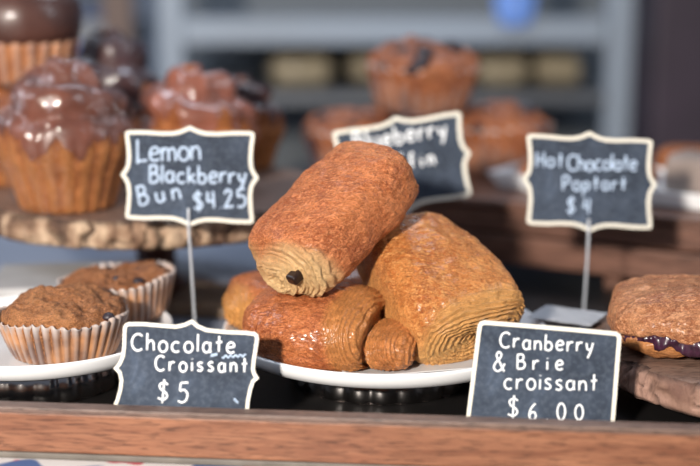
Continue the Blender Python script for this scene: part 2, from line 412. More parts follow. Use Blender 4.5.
# ------------------------------------------------------------------ muffins in pleated cups
def muffin_mesh(R0, h, dome, mcup, mtop, parent, seed=0, fl=44, over=1.0, res=160, berries=0, rb=.78, crk=1.0, base=0, bs=1.0):
    # pleated cup
    n = fl*8; rows = [(0, 0), (.02, 0), (.15, 0), (.4, 0), (.7, 0), (.92, 0), (1.0, 0)]
    vs = []; at = []
    for i in range(n):
        a = 2*pi*i/n
        for (k, _) in rows:
            z = h*k; rr = R0*(rb + (1-rb)*k**.8)
            pl = .0016*(.35+.65*k)*R0/.05*(abs(sin(a*fl/2))*2-1)
            rr += pl + .0012*sin(a*3+seed)*k
            if k == 1.0: z += .0012*sin(a*fl) + .0016*sin(a*5+seed)
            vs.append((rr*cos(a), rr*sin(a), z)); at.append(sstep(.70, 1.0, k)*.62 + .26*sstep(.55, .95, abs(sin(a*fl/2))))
    m = len(rows); fs = []
    for i in range(n):
        j = (i+1) % n
        for k in range(m-1): fs.append((i*m+k, j*m+k, j*m+k+1, i*m+k+1))
    c = len(vs); vs.append((0, 0, 0)); at.append(0)
    for i in range(n): fs.append((i*m, c, ((i+1) % n)*m))
    cup = mesh('paper_cup', vs, fs, mcup, parent, True, attr=at, loc=(0, 0, base))
    sm = cup.modifiers.new('s', 'SOLIDIFY'); sm.thickness = .0005; sm.offset = -1
    # cake dome
    vs = []; at = []; nr = 60
    for j in range(nr+1):
        u = j/nr
        for i in range(res):
            a = 2*pi*i/res
            rr = R0*.955*over*sin(u*pi/2)**.9; z = h*.86 + dome*cos(u*pi/2)**.85
            p = Vector((rr*cos(a), rr*sin(a), z))
            w = fbm(p*38+Vector((seed, 0, 0)), 4); w2 = fbm(p*150+Vector((0, seed, 0)), 4)
            e = 1-u**6
            z += .0045*w*e*crk + .0020*w2*e
            rr2 = rr*(1+.015*w)
            vs.append((rr2*cos(a), rr2*sin(a), z)); at.append(1-.25*max(0, w2))
    for i in range(res):
        a = 2*pi*i/res; vs.append((R0*.80*cos(a), R0*.80*sin(a), .003)); at.append(1)
    fs = []
    for j in range(nr+1):
        for i in range(res):
            k = (i+1) % res; fs.append((j*res+i, (j+1)*res+i, (j+1)*res+k, j*res+k))
    top_ = mesh('muffin_top', vs, fs, mtop, parent, True, attr=at, loc=(0, 0, base))
    rnd = random.Random(seed)
    for q in range(berries):
        a = rnd.uniform(0, 2*pi); u = rnd.uniform(.25, .9); rr = R0*.93*sin(u*pi/2)**.9; z = h*.86+dome*cos(u*pi/2)**.85
        s = rnd.uniform(.0030, .0055)*bs
        b = MB().lathe([(max(.0001, s*sin(pi*k/10)), -s*.7*cos(pi*k/10)) for k in range(11)], 18)
        b.v = [v*(1+.18*fbm(v*300+Vector((q, 0, 0)), 2)) for v in b.v]
        b.build('blueberry', M['berry'], top_, True, loc=(rr*cos(a), rr*sin(a), z-.0022))
c = Pz(63, 352, SURF); t = empty('blueberry_muffin', (c.x+.001, -.040, SURF), 'brown muffin in a pleated paper cup, in front on the left plate', 'muffin', 'muffins on the left white plate')
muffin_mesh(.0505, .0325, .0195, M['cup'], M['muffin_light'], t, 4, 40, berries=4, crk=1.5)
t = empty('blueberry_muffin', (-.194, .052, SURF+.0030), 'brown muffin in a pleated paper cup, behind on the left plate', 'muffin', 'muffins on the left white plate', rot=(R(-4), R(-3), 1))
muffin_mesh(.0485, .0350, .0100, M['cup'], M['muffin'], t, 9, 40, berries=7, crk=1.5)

# ------------------------------------------------------------------ log slices
def log_slice(name, cx, cy, r, z0, th, mb, mt, label, seed=0, n=540, cw=.034, edge=.0035):
    t = empty(name, (cx, cy, z0), label, 'board')
    def rad(a): return r*(1+.018*fbm(Vector((cos(a)*1.6, sin(a)*1.6, seed)), 3))
    rows = 16; vs = []; at = []
    for i in range(n):
        a = 2*pi*i/n
        for k in range(rows):
            u = k/(rows-1); q = fbm(Vector((cos(a)*r*70, sin(a)*r*70, u*2.2+seed)), 4)
            ph = a*r/cw + .9*fbm(Vector((cos(a)*r*40, sin(a)*r*40, u*.8+seed)), 3)
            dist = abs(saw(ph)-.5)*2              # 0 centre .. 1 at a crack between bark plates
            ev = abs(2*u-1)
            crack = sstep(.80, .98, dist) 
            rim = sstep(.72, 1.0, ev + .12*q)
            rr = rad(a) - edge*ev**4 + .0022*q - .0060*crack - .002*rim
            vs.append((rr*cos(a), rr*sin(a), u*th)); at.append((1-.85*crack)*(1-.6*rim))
    fs = []
    for i in range(n):
        j = (i+1) % n
        for k in range(rows-1): fs.append((i*rows+k, j*rows+k, j*rows+k+1, i*rows+k+1))
    mesh('bark', vs, fs, mb, t, True, attr=at)
    b = MB(); top = [(vs[i*rows+rows-1][0], vs[i*rows+rows-1][1], th) for i in range(n)]; bot = [(vs[i*rows][0], vs[i*rows][1], 0) for i in range(n)]
    b.add(top + [(0, 0, th)], [(i, (i+1) % n, n) for i in range(n)]); b.add(bot + [(0, 0, 0)], [((i+1) % n, i, n) for i in range(n)])
    b.build('wood_face', mt, t, False)
    return t
log_slice('wood_slice', -.195, .272, .175, .084, .026, M['bark'], M['slabtop'], 'large round bark edged wood slice carrying the glazed buns at left', 2)
ped = MB().lathe([(.0005, 0), (.06, 0), (.06, .005), (.028, .010), (.020, .022), (.020, .062), (.040, .078), (.07, .0832), (.0005, .0832)], 64).build('pedestal', M['riser'], None, True, loc=(-.195, .272, .0044))
ped.scale = (1, 1, .945)
tag(ped, 'dark turned pedestal under the big wood slice with glazed buns', 'stand')
log_slice('wood_slice', .347, -.026, .155, .0165, .0240, M['bark2'], M['slabtop'], 'round bark edged wood slice under the berry pastry at right', 8, cw=.4, edge=.002)

o = MB().lathe([(.0005, 0), (.085, 0), (.085, .0155), (.0005, .0155)], 64).build('board_foot', M['darktop'], None, False, loc=(.347, -.026, .0004)); tag(o, 'low black round foot under the small wood slice at right', 'stand')
# --- berry pastry at right
def ridge_p(t, a, r, x, p):
    d = 0; b = 1.0
    zz = p.z + .004*sin(p.x*60) + .003*fbm(p*40, 2) + .008
    g = math.exp(-(zz/.0035)**2) * (1 if p.y < 0 else .3)
    d -= .006*g
    if zz < -.002: b = .35
    return d, b
prof_p = [(-.066,0,0,0),(-.066,.2,0,0),(-.065,.45,0,0),(-.060,.7,0,0),(-.048,.88,0,0),(-.03,.98,0,0),(0,1.0,0,0),(.03,.98,0,0),(.048,.88,0,0),(.060,.7,0,0),(.065,.45,0,0),(.066,.2,0,0),(.066,0,0,0)]
t = empty('berry_pastry', (.256, -.050, .0412), 'flaky berry filled pastry on the small wood slice at right', 'pastry')
mP = basis((1, -.22, 0), (0, -.05, 1))
roll('pastry_crust', prof_p, .112, .052, M['crust_d'], t, mP, Vector((.012, .0, .0245)), ridge_p, 2.4, seed=41, flat=.12, lump=.0038, nu=320)
# jam ribbon in the split
pts = []
for i in range(44):
    u = i/43; a = pi+R(8)+u*(pi-R(20)); e = 2/2.4
    ca, sa = cos(a), sin(a)
    x = -.064*math.copysign(abs(ca)**.8, -ca)*.92 if False else .060*math.copysign(abs(ca)**.75, ca)
    y = .0525*math.copysign(abs(sa)**.8, sa)
    pts.append(mP @ Vector((x, y, -.008 - .004*sin(x*60))) + Vector((.012, 0, .0245)))
b = MB().tube([Vector(catmull(pts, i/200)) for i in range(201)], .0062, 14, .75); b.v = [v + Vector((0, 0, .0045*fbm(v*90, 4))) + v.normalized()*.003*fbm(v*160, 3) for v in b.v]
b.build('berry_filling', M['jam'], t, True)['label'] = 'dark purple filling showing in the split'

# ------------------------------------------------------------------ chalk signs
def A_(cx, cy, rx, ry, a0, a1, n=14): return [(cx+rx*cos(R(a0+(a1-a0)*i/n)), cy+ry*sin(R(a0+(a1-a0)*i/n))) for i in range(n+1)]
G = {
 'C': (.62, [A_(.36,.5,.36,.5,48,312)]), 'c': (.46, [A_(.25,.3,.25,.3,50,312)]),
 'h': (.42, [[(0,1),(0,0)], [(0,.34),(.12,.54),(.28,.56),(.38,.4),(.4,0)]]),
 'o': (.48, [A_(.24,.29,.24,.3,90,455,18)]), 'l': (.05, [[(.02,1),(.02,0)]]),
 'a': (.48, [A_(.21,.28,.21,.28,60,400,16), [(.43,.58),(.42,.12),(.48,0)]]),
 't': (.36, [[(.18,.95),(.17,0)], [(0,.55),(.36,.60)]]),
 'e': (.46, [[(.03,.3),(.25,.32),(.43,.38),(.38,.55),(.22,.6),(.06,.48),(.01,.26),(.08,.06),(.26,0),(.44,.08)]]),
 'r': (.34, [[(0,.6),(0,0)], [(0,.32),(.10,.5),(.22,.58),(.34,.55)]]),
 'i': (.04, [[(.02,.56),(.02,0)], [(.02,.80),(.03,.76)]]),
 's': (.38, [[(.35,.54),(.2,.6),(.05,.5),(.1,.36),(.27,.26),(.34,.14),(.22,0),(.0,.05)]]),
 'n': (.42, [[(0,.6),(0,0)], [(0,.34),(.12,.54),(.28,.56),(.38,.4),(.4,0)]]),
 'm': (.66, [[(0,.6),(0,0)], [(0,.36),(.1,.54),(.22,.56),(.3,.4),(.31,0)], [(.31,.38),(.42,.54),(.54,.56),(.62,.4),(.64,0)]]),
 'u': (.42, [[(0,.58),(.0,.2),(.1,.02),(.28,.02),(.38,.2),(.4,.58)], [(.4,.3),(.42,0)]]),
 'b': (.44, [[(0,1),(0,0)], A_(.2,.27,.22,.27,160,-160,16)]),
 'k': (.4, [[(0,1),(0,0)], [(.36,.58),(.02,.26)], [(.1,.32),(.4,0)]]),
 'p': (.44, [[(0,.6),(-.02,-.38)], A_(.2,.32,.22,.26,160,-160,16)]),
 'y': (.44, [[(0,.58),(.06,.25),(.2,.16),(.36,.3)], [(.42,.6),(.3,.1),(.12,-.36)]]),
 'f': (.34, [[(.36,.94),(.22,1.0),(.13,.85),(.12,0)], [(0,.5),(.32,.54)]]),
 'B': (.5, [[(0,1),(0,0)], [(0,.97),(.3,.98),(.4,.8),(.3,.58),(.02,.52)], [(.02,.52),(.38,.5),(.5,.28),(.36,.04),(0,.0)]]),
 'L': (.44, [[(0,1),(0,0),(.02,0),(.44,.04)]]),
 'H': (.5, [[(0,1),(0,0)], [(.48,1),(.5,0)], [(0,.48),(.48,.52)]]),
 'M': (.6, [[(0,0),(.04,1)], [(.04,1),(.3,.3)], [(.3,.3),(.56,1)], [(.56,1),(.6,0)]]),
 'P': (.46, [[(0,1),(0,0)], [(0,.97),(.3,1.0),(.46,.78),(.34,.52),(.0,.44)]]),
 'T': (.5, [[(.25,.95),(.25,0)], [(0,.95),(.5,.98)]]),
 '&': (.62, [[(.6,.0),(.3,.5),(.12,.8),(.22,1.0),(.38,.9),(.32,.68),(.06,.38),(.04,.12),(.24,0),(.46,.14),(.6,.42)]]),
 '$': (.5, [[(.46,.82),(.28,.92),(.06,.8),(.12,.58),(.36,.44),(.46,.24),(.28,.06),(.0,.14)], [(.27,1.08),(.24,-.12)]]),
 '5': (.46, [[(.08,.96),(.06,.55)], [(.08,.96),(.46,1.0)], [(.06,.55),(.26,.62),(.45,.44),(.4,.12),(.2,-.02),(.0,.06)]]),
 '6': (.46, [[(.4,1.0),(.14,.7),(.01,.3),(.12,.02),(.34,.02),(.44,.22),(.34,.44),(.14,.42),(.03,.24)]]),
 '0': (.5, [A_(.25,.5,.25,.5,90,455,20)]), '.': (.06, [[(.02,.03),(.05,.0)]]),
 '4': (.46, [[(.08,1),(.04,.5),(.06,.44),(.44,.46)], [(.38,1),(.36,0)]]),
 '2': (.46, [[(.02,.78),(.16,1.0),(.36,.92),(.36,.68),(.14,.28),(.0,.02),(.02,.02),(.46,.04)]]),
}
def sign(name, px, py, y, lean, yaw, outline_px, bw, texts, label, wire=None, smear=0, chalk='chalk', floor=False, sw=1.0, rest=None, group='chalkboard signs', smudges=()):
    """plane through P(px,py,y); outline is intersected with that plane and stored in the sign's own frame."""
    c = P(px, py, y)
    rot = Matrix.Rotation(yaw, 3, 'Z') @ Matrix.Rotation(-lean, 3, 'X')
    nrm = rot @ Vector((0, -1, 0)); inv = rot.transposed()
    def loc(x_, y_):
        d = ray(x_, y_); k = (c-CAM).dot(nrm)/d.dot(nrm); q = inv @ (CAM + d*k - c); return (q.x, q.z)
    pts = [loc(*p) for p in outline_px]
    if floor:     # let the lower edge stand on the counter
        zf = -c.z/cos(lean) + .0015
        pts = [(x, zf if z < -500 else z) for x, z in pts]
    k = 1/FPX*(c-CAM).length
    # densify + smooth
    n = len(pts); area = sum(pts[i][0]*pts[(i+1) % n][1]-pts[(i+1) % n][0]*pts[i][1] for i in range(n))
    if area < 0: pts = pts[::-1]
    def offs(ps, w):
        m = len(ps); out = []
        for i in range(m):
            a, b, e = Vector(ps[i-1]), Vector(ps[i]), Vector(ps[(i+1) % m])
            n1 = (b-a).normalized(); n2 = (e-b).normalized(); n1 = Vector((-n1.y, n1.x)); n2 = Vector((-n2.y, n2.x))
            q = (n1+n2); q = q.normalized(); s = 1/max(.55, q.dot(n1)); out.append(tuple(b+q*w*s))
        return out
    inner = offs(pts, bw*k)
    t = empty(name, c, label, 'sign', group)
    t.rotation_euler = rot.to_euler()
    m = len(pts); th = .0028
    v = [(x, 0, z) for x, z in pts] + [(x, 0, z) for x, z in inner] + [(x, th, z) for x, z in pts] + [(x, th, z) for x, z in inner]
    f = []
    for i in range(m):
        j = (i+1) % m
        f += [(i, j, m+j, m+i), (2*m+i, 3*m+i, 3*m+j, 2*m+j), (i, 2*m+i, 2*m+j, j), (m+i, m+j, 3*m+j, 3*m+i)]
    mesh('frame', v, f, M['white_frame'], t, False)
    brd = offs(pts, bw*k*.8); bd = MB()
    v = [(x, .0007, z) for x, z in brd] + [(x, .0022, z) for x, z in brd]
    bd.add(v, [tuple(range(m)), tuple(range(m, 2*m))[::-1]] + [(i, m+i, m+(i+1) % m, (i+1) % m) for i in range(m)])
    cbd = bd.build('chalkboard', M['slate'], t, False)
    for ti, (word, x0, y0, x1, y1, cap) in enumerate(texts):
        bt = MB(); tot = sum(G[ch][0] for ch in word); gap = .16 if len(word) > 1 else 0
        W_ = math.hypot(x1-x0, y1-y0); tw = tot*cap; 
        g = (W_ - tw)/(max(1, len(word)-1)); sx = 1.0
        if g < .10*cap:
            g = .12*cap; sx = (W_ - g*(len(word)-1))/tw
        dx, dy = (x1-x0)/W_, (y1-y0)/W_; cur = 0; rnd = random.Random(hash(word) % 97 if False else len(word)*7+ti)
        for ch in word:
            gw, strokes = G[ch]; jz = rnd.uniform(-.04, .04)*cap; js = rnd.uniform(.94, 1.07)
            for st in strokes:
                if len(st) > 3 or (len(st) == 3): dense = [catmull(st, q/(len(st)*6)) for q in range(len(st)*6+1)]
                else: dense = [catmull(st, q/4) for q in range(5)]
                ps = []
                for (u, w) in dense:
                    lx = cur + u*cap*sx; ly = w*cap*js + jz
                    X = x0 + dx*lx + dy*ly; Y = y0 + dy*lx - dx*ly
                    q = loc(X, Y); ps.append(Vector((q[0], .0005, q[1])))
                ps2 = [ps[0]]
                for q in ps[1:]:
                    if (q-ps2[-1]).length > 1e-5: ps2.append(q)
                if len(ps2) > 1: bt.tube(ps2, .95*sw*k, 8, .3/sw)
            cur += gw*cap*sx + g
        bt.build('chalk_lettering', M[chalk], cbd, True)
    for (x0, y0, x1, y1) in smudges:
        bt = MB(); ps = []
        for q in range(25):
            u = q/24; w = loc(x0+(x1-x0)*u, y0+(y1-y0)*u + 1.6*sin(u*31)*(1-u*.3)); ps.append(Vector((w[0], .0006, w[1])))
        bt.tube(ps, .9*k, 6, .25); bt.build('chalk_smudge', M['chalk_blue'], cbd, True)
    if wire:
        (ax, ay), by = wire
        q = loc(ax, ay); top = c + rot @ Vector((q[0], -.0016, q[1]))
        inv3 = rot.transposed()
        bx, byy = top.x + by[0], top.y + by[1]
        ww = [top, top + rot @ Vector((0, 0, -.02)), Vector((top.x+by[0]*.3, top.y-.002, top.z-.045)), Vector((bx, byy, .004))]
        pl = [Vector(catmull(ww, i/24)) for i in range(25)]
        b = MB().tube([inv3 @ (p-c) for p in pl], .0012, 10)
        b.build('wire_stem', M['steel'], t, True)
        b = MB(); vs = MB().lathe([(.0004, 0), (.020, 0), (.020, .002), (.012, .004), (.0004, .0045)], 40, (bx, byy, .0004))
        vs.v = [inv3 @ (p-c) for p in vs.v]; vs.build('stand_base', M['steel'], t, True)
    return t
def z2p(o, s, pts): return [(o[0]+x/s, o[1]+y/s) for x, y in pts]
ol = z2p((100, 310), 4.118, [(50,402),(64,370),(77,325),(81,290),(75,262),(55,240),(73,220),(87,190),(92,150),(93,100),(95,72),(101,58),(115,51),(180,51),(250,57),(310,62),(345,55),(362,47),(378,39),(392,49),(405,61),(440,76),(520,84),(600,87),(638,92),(651,102),(654,120),(648,160),(640,210),(637,245),(642,262),(655,282),(636,298),(625,330),(616,375),(612,418)])
def flo(ol):   # add two corner points on the counter
    return ol
def close_floor(ol, y, dl=-3, dr=2):
    a = ol[0]; b = ol[-1]
    return [(a[0]+dl, 440)] + ol + [(b[0]-dr, 445)]
sign('chalkboard_sign', 185, 370, -.148, R(9), R(-3), close_floor(ol, 0), 3.6,
     [('Chocolate', 131.6, 350.5, 234.5, 352.8, 17), ('Croissant', 155.3, 370.7, 247, 372, 14.5), ('$5', 157.5, 400.5, 187, 402.5, 20)],
     'scalloped black sign lettered Chocolate Croissant $5 at the front', sw=1.15, smudges=((211, 355.5, 217, 354.5), (222, 357, 246, 355.5), (234, 399, 238, 403)))
ol = [(464.5,440),(466,419),(471,380),(476.5,335),(478,325),(480,322),(484,320.6),(520,323.4),(570,327.6),(612,331.4),(617,332),(620.5,334.5),(621.5,338),(620,355),(617.3,390),(614.6,424),(613.5,445)]
sign('chalkboard_sign', 543, 372, -.150, R(9), R(-3), ol, 4.0,
     [('Cranberry', 500, 347.4, 593, 352.5, 15.5), ('&', 493.5, 370.6, 507, 371.5, 18), ('Brie', 517.5, 369, 563, 369.8, 15), ('croissant', 504.5, 388.6, 597, 391, 17), ('$', 508, 417, 521, 417.5, 20), ('6.00', 529, 419.5, 583, 420.5, 15.5)],
     'plain rounded rectangular black sign lettered Cranberry & Brie Croissant $6.00', sw=1.05)
UNIT = [(.0,.06),(.0,.025),(.01,.008),(.035,0),(.15,-.002),(.28,.010),(.37,.008),(.43,-.012),(.47,-.038),(.5,-.058)]
def plaque(tl, tr, br, bl, tip=1.0):
    top = [(x, y*tip if y < 0 else y) for x, y in UNIT]
    sd = [(1.0,.06),(.990,.18),(.985,.30),(.992,.39),(1.008,.44),(1.032,.485),(1.036,.5)]
    top_full = top + [(1-x, y) for x, y in top[:-1][::-1]]
    right = sd[1:] + [(x, 1-y) for x, y in sd[1:-1][::-1]]
    bot = [(1-x, 1-y) for x, y in top_full]; left = [(1-x, 1-y) for x, y in right]
    out = []
    for u, v in top_full + right + bot + left:
        a = [tl[i]*(1-u)+tr[i]*u for i in (0,1)]; b = [bl[i]*(1-u)+br[i]*u for i in (0,1)]
        out.append((a[0]*(1-v)+b[0]*v, a[1]*(1-v)+b[1]*v))
    return out
sign('chalkboard_sign', 189, 176, .062, R(4), R(2), plaque((125,130.5),(254.5,131.5),(253.5,224),(125.5,219)), 3.8,
     [('Lemon', 137.8, 161.5, 200.5, 160, 21), ('Blackberry', 150, 182.5, 246, 183, 17), ('Bun', 140, 206, 181, 199, 18), ('$4.25', 194.5, 210.5, 246, 206, 18)],
     'scalloped black sign lettered Lemon Blackberry Bun on a steel wire', ((188.6, 208), (.004, .0)), sw=1.35, chalk='chalk_blue')
sign('chalkboard_sign', 402, 163, .17, R(5), R(2), plaque((332,131.5),(460.5,111),(472,196),(344,217.5)), 4.0,
     [('Blueberry', 355, 149.5, 447, 136, 17), ('Muffin', 372, 174, 435, 164, 14)],
     'tilted scalloped black sign lettered Blueberry Muffin behind the croissant pile', ((408, 200), (.0, .0)), chalk='chalk', sw=1.4)
sign('chalkboard_sign', 590, 182, .115, R(4), R(-2), plaque((527,134),(652.5,139.5),(652,229.5),(527,224.5)), 3.6,
     [('Hot', 537, 166.5, 563, 167, 14), ('Chocolate', 568, 170.5, 637, 169.8, 15), ('Poptart', 563, 190, 626, 190.5, 14), ('$4', 567, 213, 590, 214.5, 15)],
     'scalloped black sign lettered Hot Chocolate Poptart $4 on a steel wire', ((588.5, 219), (-.002, .0)), chalk='chalk_blue', sw=1.1)

# ------------------------------------------------------------------ glazed buns on the left slice
SZ = .1108
def swirl_bun(name, x, y, z, Rr, h, body, top, label, seed=0, film=False, rot=0, ribs=22, split=.5):
    t = empty(name, (x, y, z), label, 'bun', rot=(0, 0, rot))
    nu, nv = 220, 150; vs = []
    def prof(u):   # u 0 bottom..1 top centre
        return catmull([(.62,0),(.68,.02),(.76,.14),(.84,.26),(.94,.36),(1.0,.47),(.97,.58),(.86,.69),(.72,.79),(.56,.89),(.34,.97),(.12,1.0),(0,1.0)], u)
    def build(u0, u1, grow, drip, nm, mat):
        vs = []; at = []
        for j in range(nv+1):
            for i in range(nu):
                a = 2*pi*i/nu
                s0 = u0 + (drip*(.5+1.1*fbm(Vector((cos(a)*2.2+seed, sin(a)*2.2, seed)), 4)) if drip else 0)
                u = s0 + (u1-s0)*j/nv
                r, zz = prof(u)
                ph = u*4.6 + a/(2*pi) + .22*fbm(Vector((cos(a)*1.4, sin(a)*1.4, u*3+seed)), 2); sw = (.5-.5*cos(2*pi*ph))**.6
                k = sstep(.42, .62, u); rib = (1-sstep(.40, .5, u))
                rr = r*Rr + .012*k*(sw-.5)*(Rr/.06)*(r**.5) + rib*.0022*abs(sin(a*ribs/2+seed)) + grow
                z2 = zz*h + .015*k*(sw-.5)*(1.1-r) + grow*.6*(u > .5)
                q = Vector((rr*cos(a), rr*sin(a), z2))
                w = fbm(q*26+Vector((seed, 0, 0)), 3)
                q += Vector((cos(a), sin(a), .6))*w*.0035*(k+.15)
                vs.append(q); at.append(1-.5*rib*abs(sin(a*ribs/2+seed)))
        fs = []
        for j in range(nv):
            for i in range(nu):
                k = (i+1) % nu; fs.append((j*nu+i, j*nu+k, (j+1)*nu+k, (j+1)*nu+i))
        if u0 == 0: fs.append(tuple(range(nu))[::-1])
        mesh(nm, vs, fs, mat, t, True, attr=at)
    build(0, 1, 0, 0, 'bun_dough', body)
    if top: build(split, 1, .0013, .22, 'chocolate_glaze', top)
    if film:
        vs = []; n2 = 120; m2 = 40
        for j in range(m2+1):
            for i in range(n2):
                a = 2*pi*i/n2; u = j/m2; r, zz = prof(u)
                rr = max(r*Rr, Rr*.66*(1 if u < .5 else 0)) + .007 + .003*fbm(Vector((cos(a)*3, sin(a)*3, u*4)), 3)
                vs.append((rr*cos(a)*(1 if j < m2 else .0), rr*sin(a)*(1 if j < m2 else 0), .001 + zz*(h+.006)))
        fs = [(j*n2+i, j*n2+(i+1) % n2, (j+1)*n2+(i+1) % n2, (j+1)*n2+i) for j in range(m2) for i in range(n2)]
        w = mesh('plastic_wrap', vs, fs, M['film'], t, True); w['label'] = 'clear plastic wrap'
    return t
def onslab(px, y): return ((px-350)/FPX * ((y-CAM.y)*cos(PITCH) + (CAM.z-.16)*sin(PITCH)))
swirl_bun('glazed_bun', onslab(66, .170), .170, SZ, .0610, .130, M['bun'], M['glaze'], 'tall chocolate glazed swirl bun in clear wrap, nearest on the large wood slice', 3, True, rot=2.2, split=.34)
swirl_bun('glazed_bun', onslab(194, .275), .275, SZ, .062, .112, M['bun'], M['glaze_pink'], 'glossy swirl bun right behind the Lemon Blackberry Bun sign', 8, False, rot=.5, split=.40)
swirl_bun('glazed_bun', onslab(112, .385), .385, SZ, .056, .140, M['bun'], M['glaze_dark'], 'dark chocolate bun standing behind the tall wrapped bun', 12, False, split=.3)
swirl_bun('glazed_bun', onslab(243, .395), .395, SZ, .043, .090, M['bun'], M['glaze_dark'], 'brown bun at the right rear edge of the large wood slice', 17, False, split=.45)
swirl_bun('plain_bun', onslab(8, .30), .300, SZ, .048, .100, M['bun'], None, 'plain orange brown bun at the left edge under the frosted cupcake', 21, False)
# cupcake on top at left, resting on the buns
t = empty('frosted_cupcake', (onslab(26, .30), .300, SZ+.1015), 'chocolate frosted cupcake with ribbed side, highest at the left edge', 'cupcake')
def cupcake(t, R0=.056, h=.042):
    fl = 24; n = fl*8; vs = []; at = []
    for i in range(n):
        a = 2*pi*i/n
        for k in range(8):
            u = k/7; rr = R0*(.82+.16*u) + .0026*(abs(sin(a*fl/2))*2-1); vs.append((rr*cos(a), rr*sin(a), h*u)); at.append(.22*sstep(.5, 1, abs(sin(a*fl/2))))
    fs = [(i*8+k, ((i+1) % n)*8+k, ((i+1) % n)*8+k+1, i*8+k+1) for i in range(n) for k in range(7)]
    fs.append(tuple(i*8 for i in range(n))[::-1]); fs.append(tuple(i*8+7 for i in range(n)))
    mesh('paper_cup', vs, fs, cupm('golden_paper_cup', (.26,.09,.035), (.50,.21,.085), .2), t, True, attr=at)
    b = MB().lathe([(R0*.90, h-.003), (R0*1.0, h-.001), (R0*1.06, h+.010), (R0*1.07, h+.022), (R0*1.02, h+.036), (R0*.85, h+.046), (R0*.55, h+.050), (R0*.2, h+.050), (.0003, h+.050)], 120)
    b.v = [v + Vector((v.x, v.y, v.z)).normalized()*.003*fbm(v*30, 3) for v in b.v]
    b.build('chocolate_frosting', M['frosting'], t, True)
cupcake(t)

# ------------------------------------------------------------------ back: riser, wrapped muffins, trays
ry = R(-28)
t = empty('wooden_riser', (.163, .321, 0), 'reddish brown wooden crate riser behind the signs', 'riser', rot=(0, 0, ry))
b = bevel(MB().box((-.25, 0, .053), (.50, .016, .0785)).build('board', M['riser'], t, False), .002)
b = bevel(MB().box((-.25, 0, .020), (.50, .016, .0505)).build('board', M['riser'], t, False), .002)
b = bevel(MB().box((-.25, -.004, .079), (.50, .36, .087)).build('top_board', M['riser'], t, False), .002)
for sx in (-.24, .10, .45): bevel(MB().box((sx, .017, 0), (sx+.018, .34, .0785)).build('side_board', M['riser'], t, False), .002)
RZ = .0875
def back_muffin(px, y, z, R0, h, dome, label, seed, tilt=(0,0,0)):
    x = (px-350)/FPX*((y-CAM.y)*cos(PITCH) + (CAM.z-z-.04)*sin(PITCH))
    t = empty('jumbo_muffin', (x, y, z), label, 'muffin', 'jumbo muffins stacked on the riser', rot=tilt)
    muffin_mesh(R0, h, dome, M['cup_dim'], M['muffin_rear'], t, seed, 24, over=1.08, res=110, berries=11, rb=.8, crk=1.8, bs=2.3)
    return t
back_muffin(356, .515, RZ, .062, .050, .026, 'wide muffin at the lower left of the blurred rear stack', 51)
back_muffin(498, .515, RZ, .061, .055, .030, 'ridged muffin at the lower right of the blurred rear stack', 52)
back_muffin(421, .485, RZ+.078, .063, .050, .030, 'muffin on top of the blurred rear stack, dark berries on it', 53, (R(3), R(2), 0))
back_muffin(432, .60, RZ, .050, .048, .020, 'muffin hidden at the back of the blurred rear stack', 54)
# white tray with toaster pastries on the riser
t = empty('serving_tray', (.306, .366, RZ+.0005), 'long white tray holding pastries on the riser behind the sign', 'tray', rot=(0, 0, R(-36)))
bt = MB()
def traymb(w, d, h, th=.003):
    b = MB(); o = [(-w, -d), (w, -d), (w, d), (-w, d)]; i = [(-w+th, -d+th), (w-th, -d+th), (w-th, d-th), (-w+th, d-th)]
    s = 1.10
    v = [(x, y, 0) for x, y in o] + [(x*s, y*s, h) for x, y in o] + [(x*s-.003*(1 if x > 0 else -1), y*s-.003*(1 if y > 0 else -1), h) for x, y in o] + [(x, y, th) for x, y in i]
    f = [(0,3,2,1), (12,13,14,15)]
    for k in range(4):
        j = (k+1) % 4; f += [(k, j, 4+j, 4+k), (4+k, 4+j, 8+j, 8+k), (8+k, 8+j, 12+j, 12+k)]
    return b.add(v, f)
bevel(traymb(.135, .060, .017).build('tray_body', M['porcelain'], t, False), .0015)
def slab_pastry(x, y, rz, z, mat, label, grp, seed, L=.085, W_=.065, H=.02, tilt=0):
    t = empty('toaster_pastry', (x, y, z), label, 'pastry', grp, rot=(tilt, 0, rz))
    roll('pastry_crust', [(-L/2,0,0,0),(-L/2,.5,0,0),(-L/2+.004,.9,0,0),(-L/4,1,0,0),(0,1,0,0),(L/4,1,0,0),(L/2-.004,.9,0,0),(L/2,.5,0,0),(L/2,0,0,0)], W_, H, mat, t, Matrix.Identity(3), Vector((0,0,H*.5)), None, 4, 70, 50, seed, .001)
mt_ic = plain('pale_icing', (.26,.20,.17), .5, var=.2, scale=30)
g = 'pastries on the long white tray'
TZ = RZ+.0045
slab_pastry(.226, .424, -.63, TZ, M['bun'], 'orange brown pastry at the left end of the white tray, beside the sign', g, 60, .062, .07)
slab_pastry(.290, .380, -.6, TZ, M['bun'], 'golden pastry hidden behind the Hot Chocolate sign', g, 61, .07, .07)
slab_pastry(.366, .320, -.63, TZ, mt_ic, 'pale iced pastry right of the Hot Chocolate sign', g, 62, .075, .06, .045)
slab_pastry(.385, .46, -.5, RZ, M['bun'], 'small golden pastry at the back of the riser, beyond the tray', g+' back', 63, .07, .05, .035)
# napkin / parchment behind cranberry sign
sheet('paper_napkin', (.180, .022, .0462), .055, .045, (0, 0, R(-28)), 'white paper sheet poking out past the right rim of the middle plate', .0008, .0, 9, plain('white_paper', (.42,.43,.46), .6))

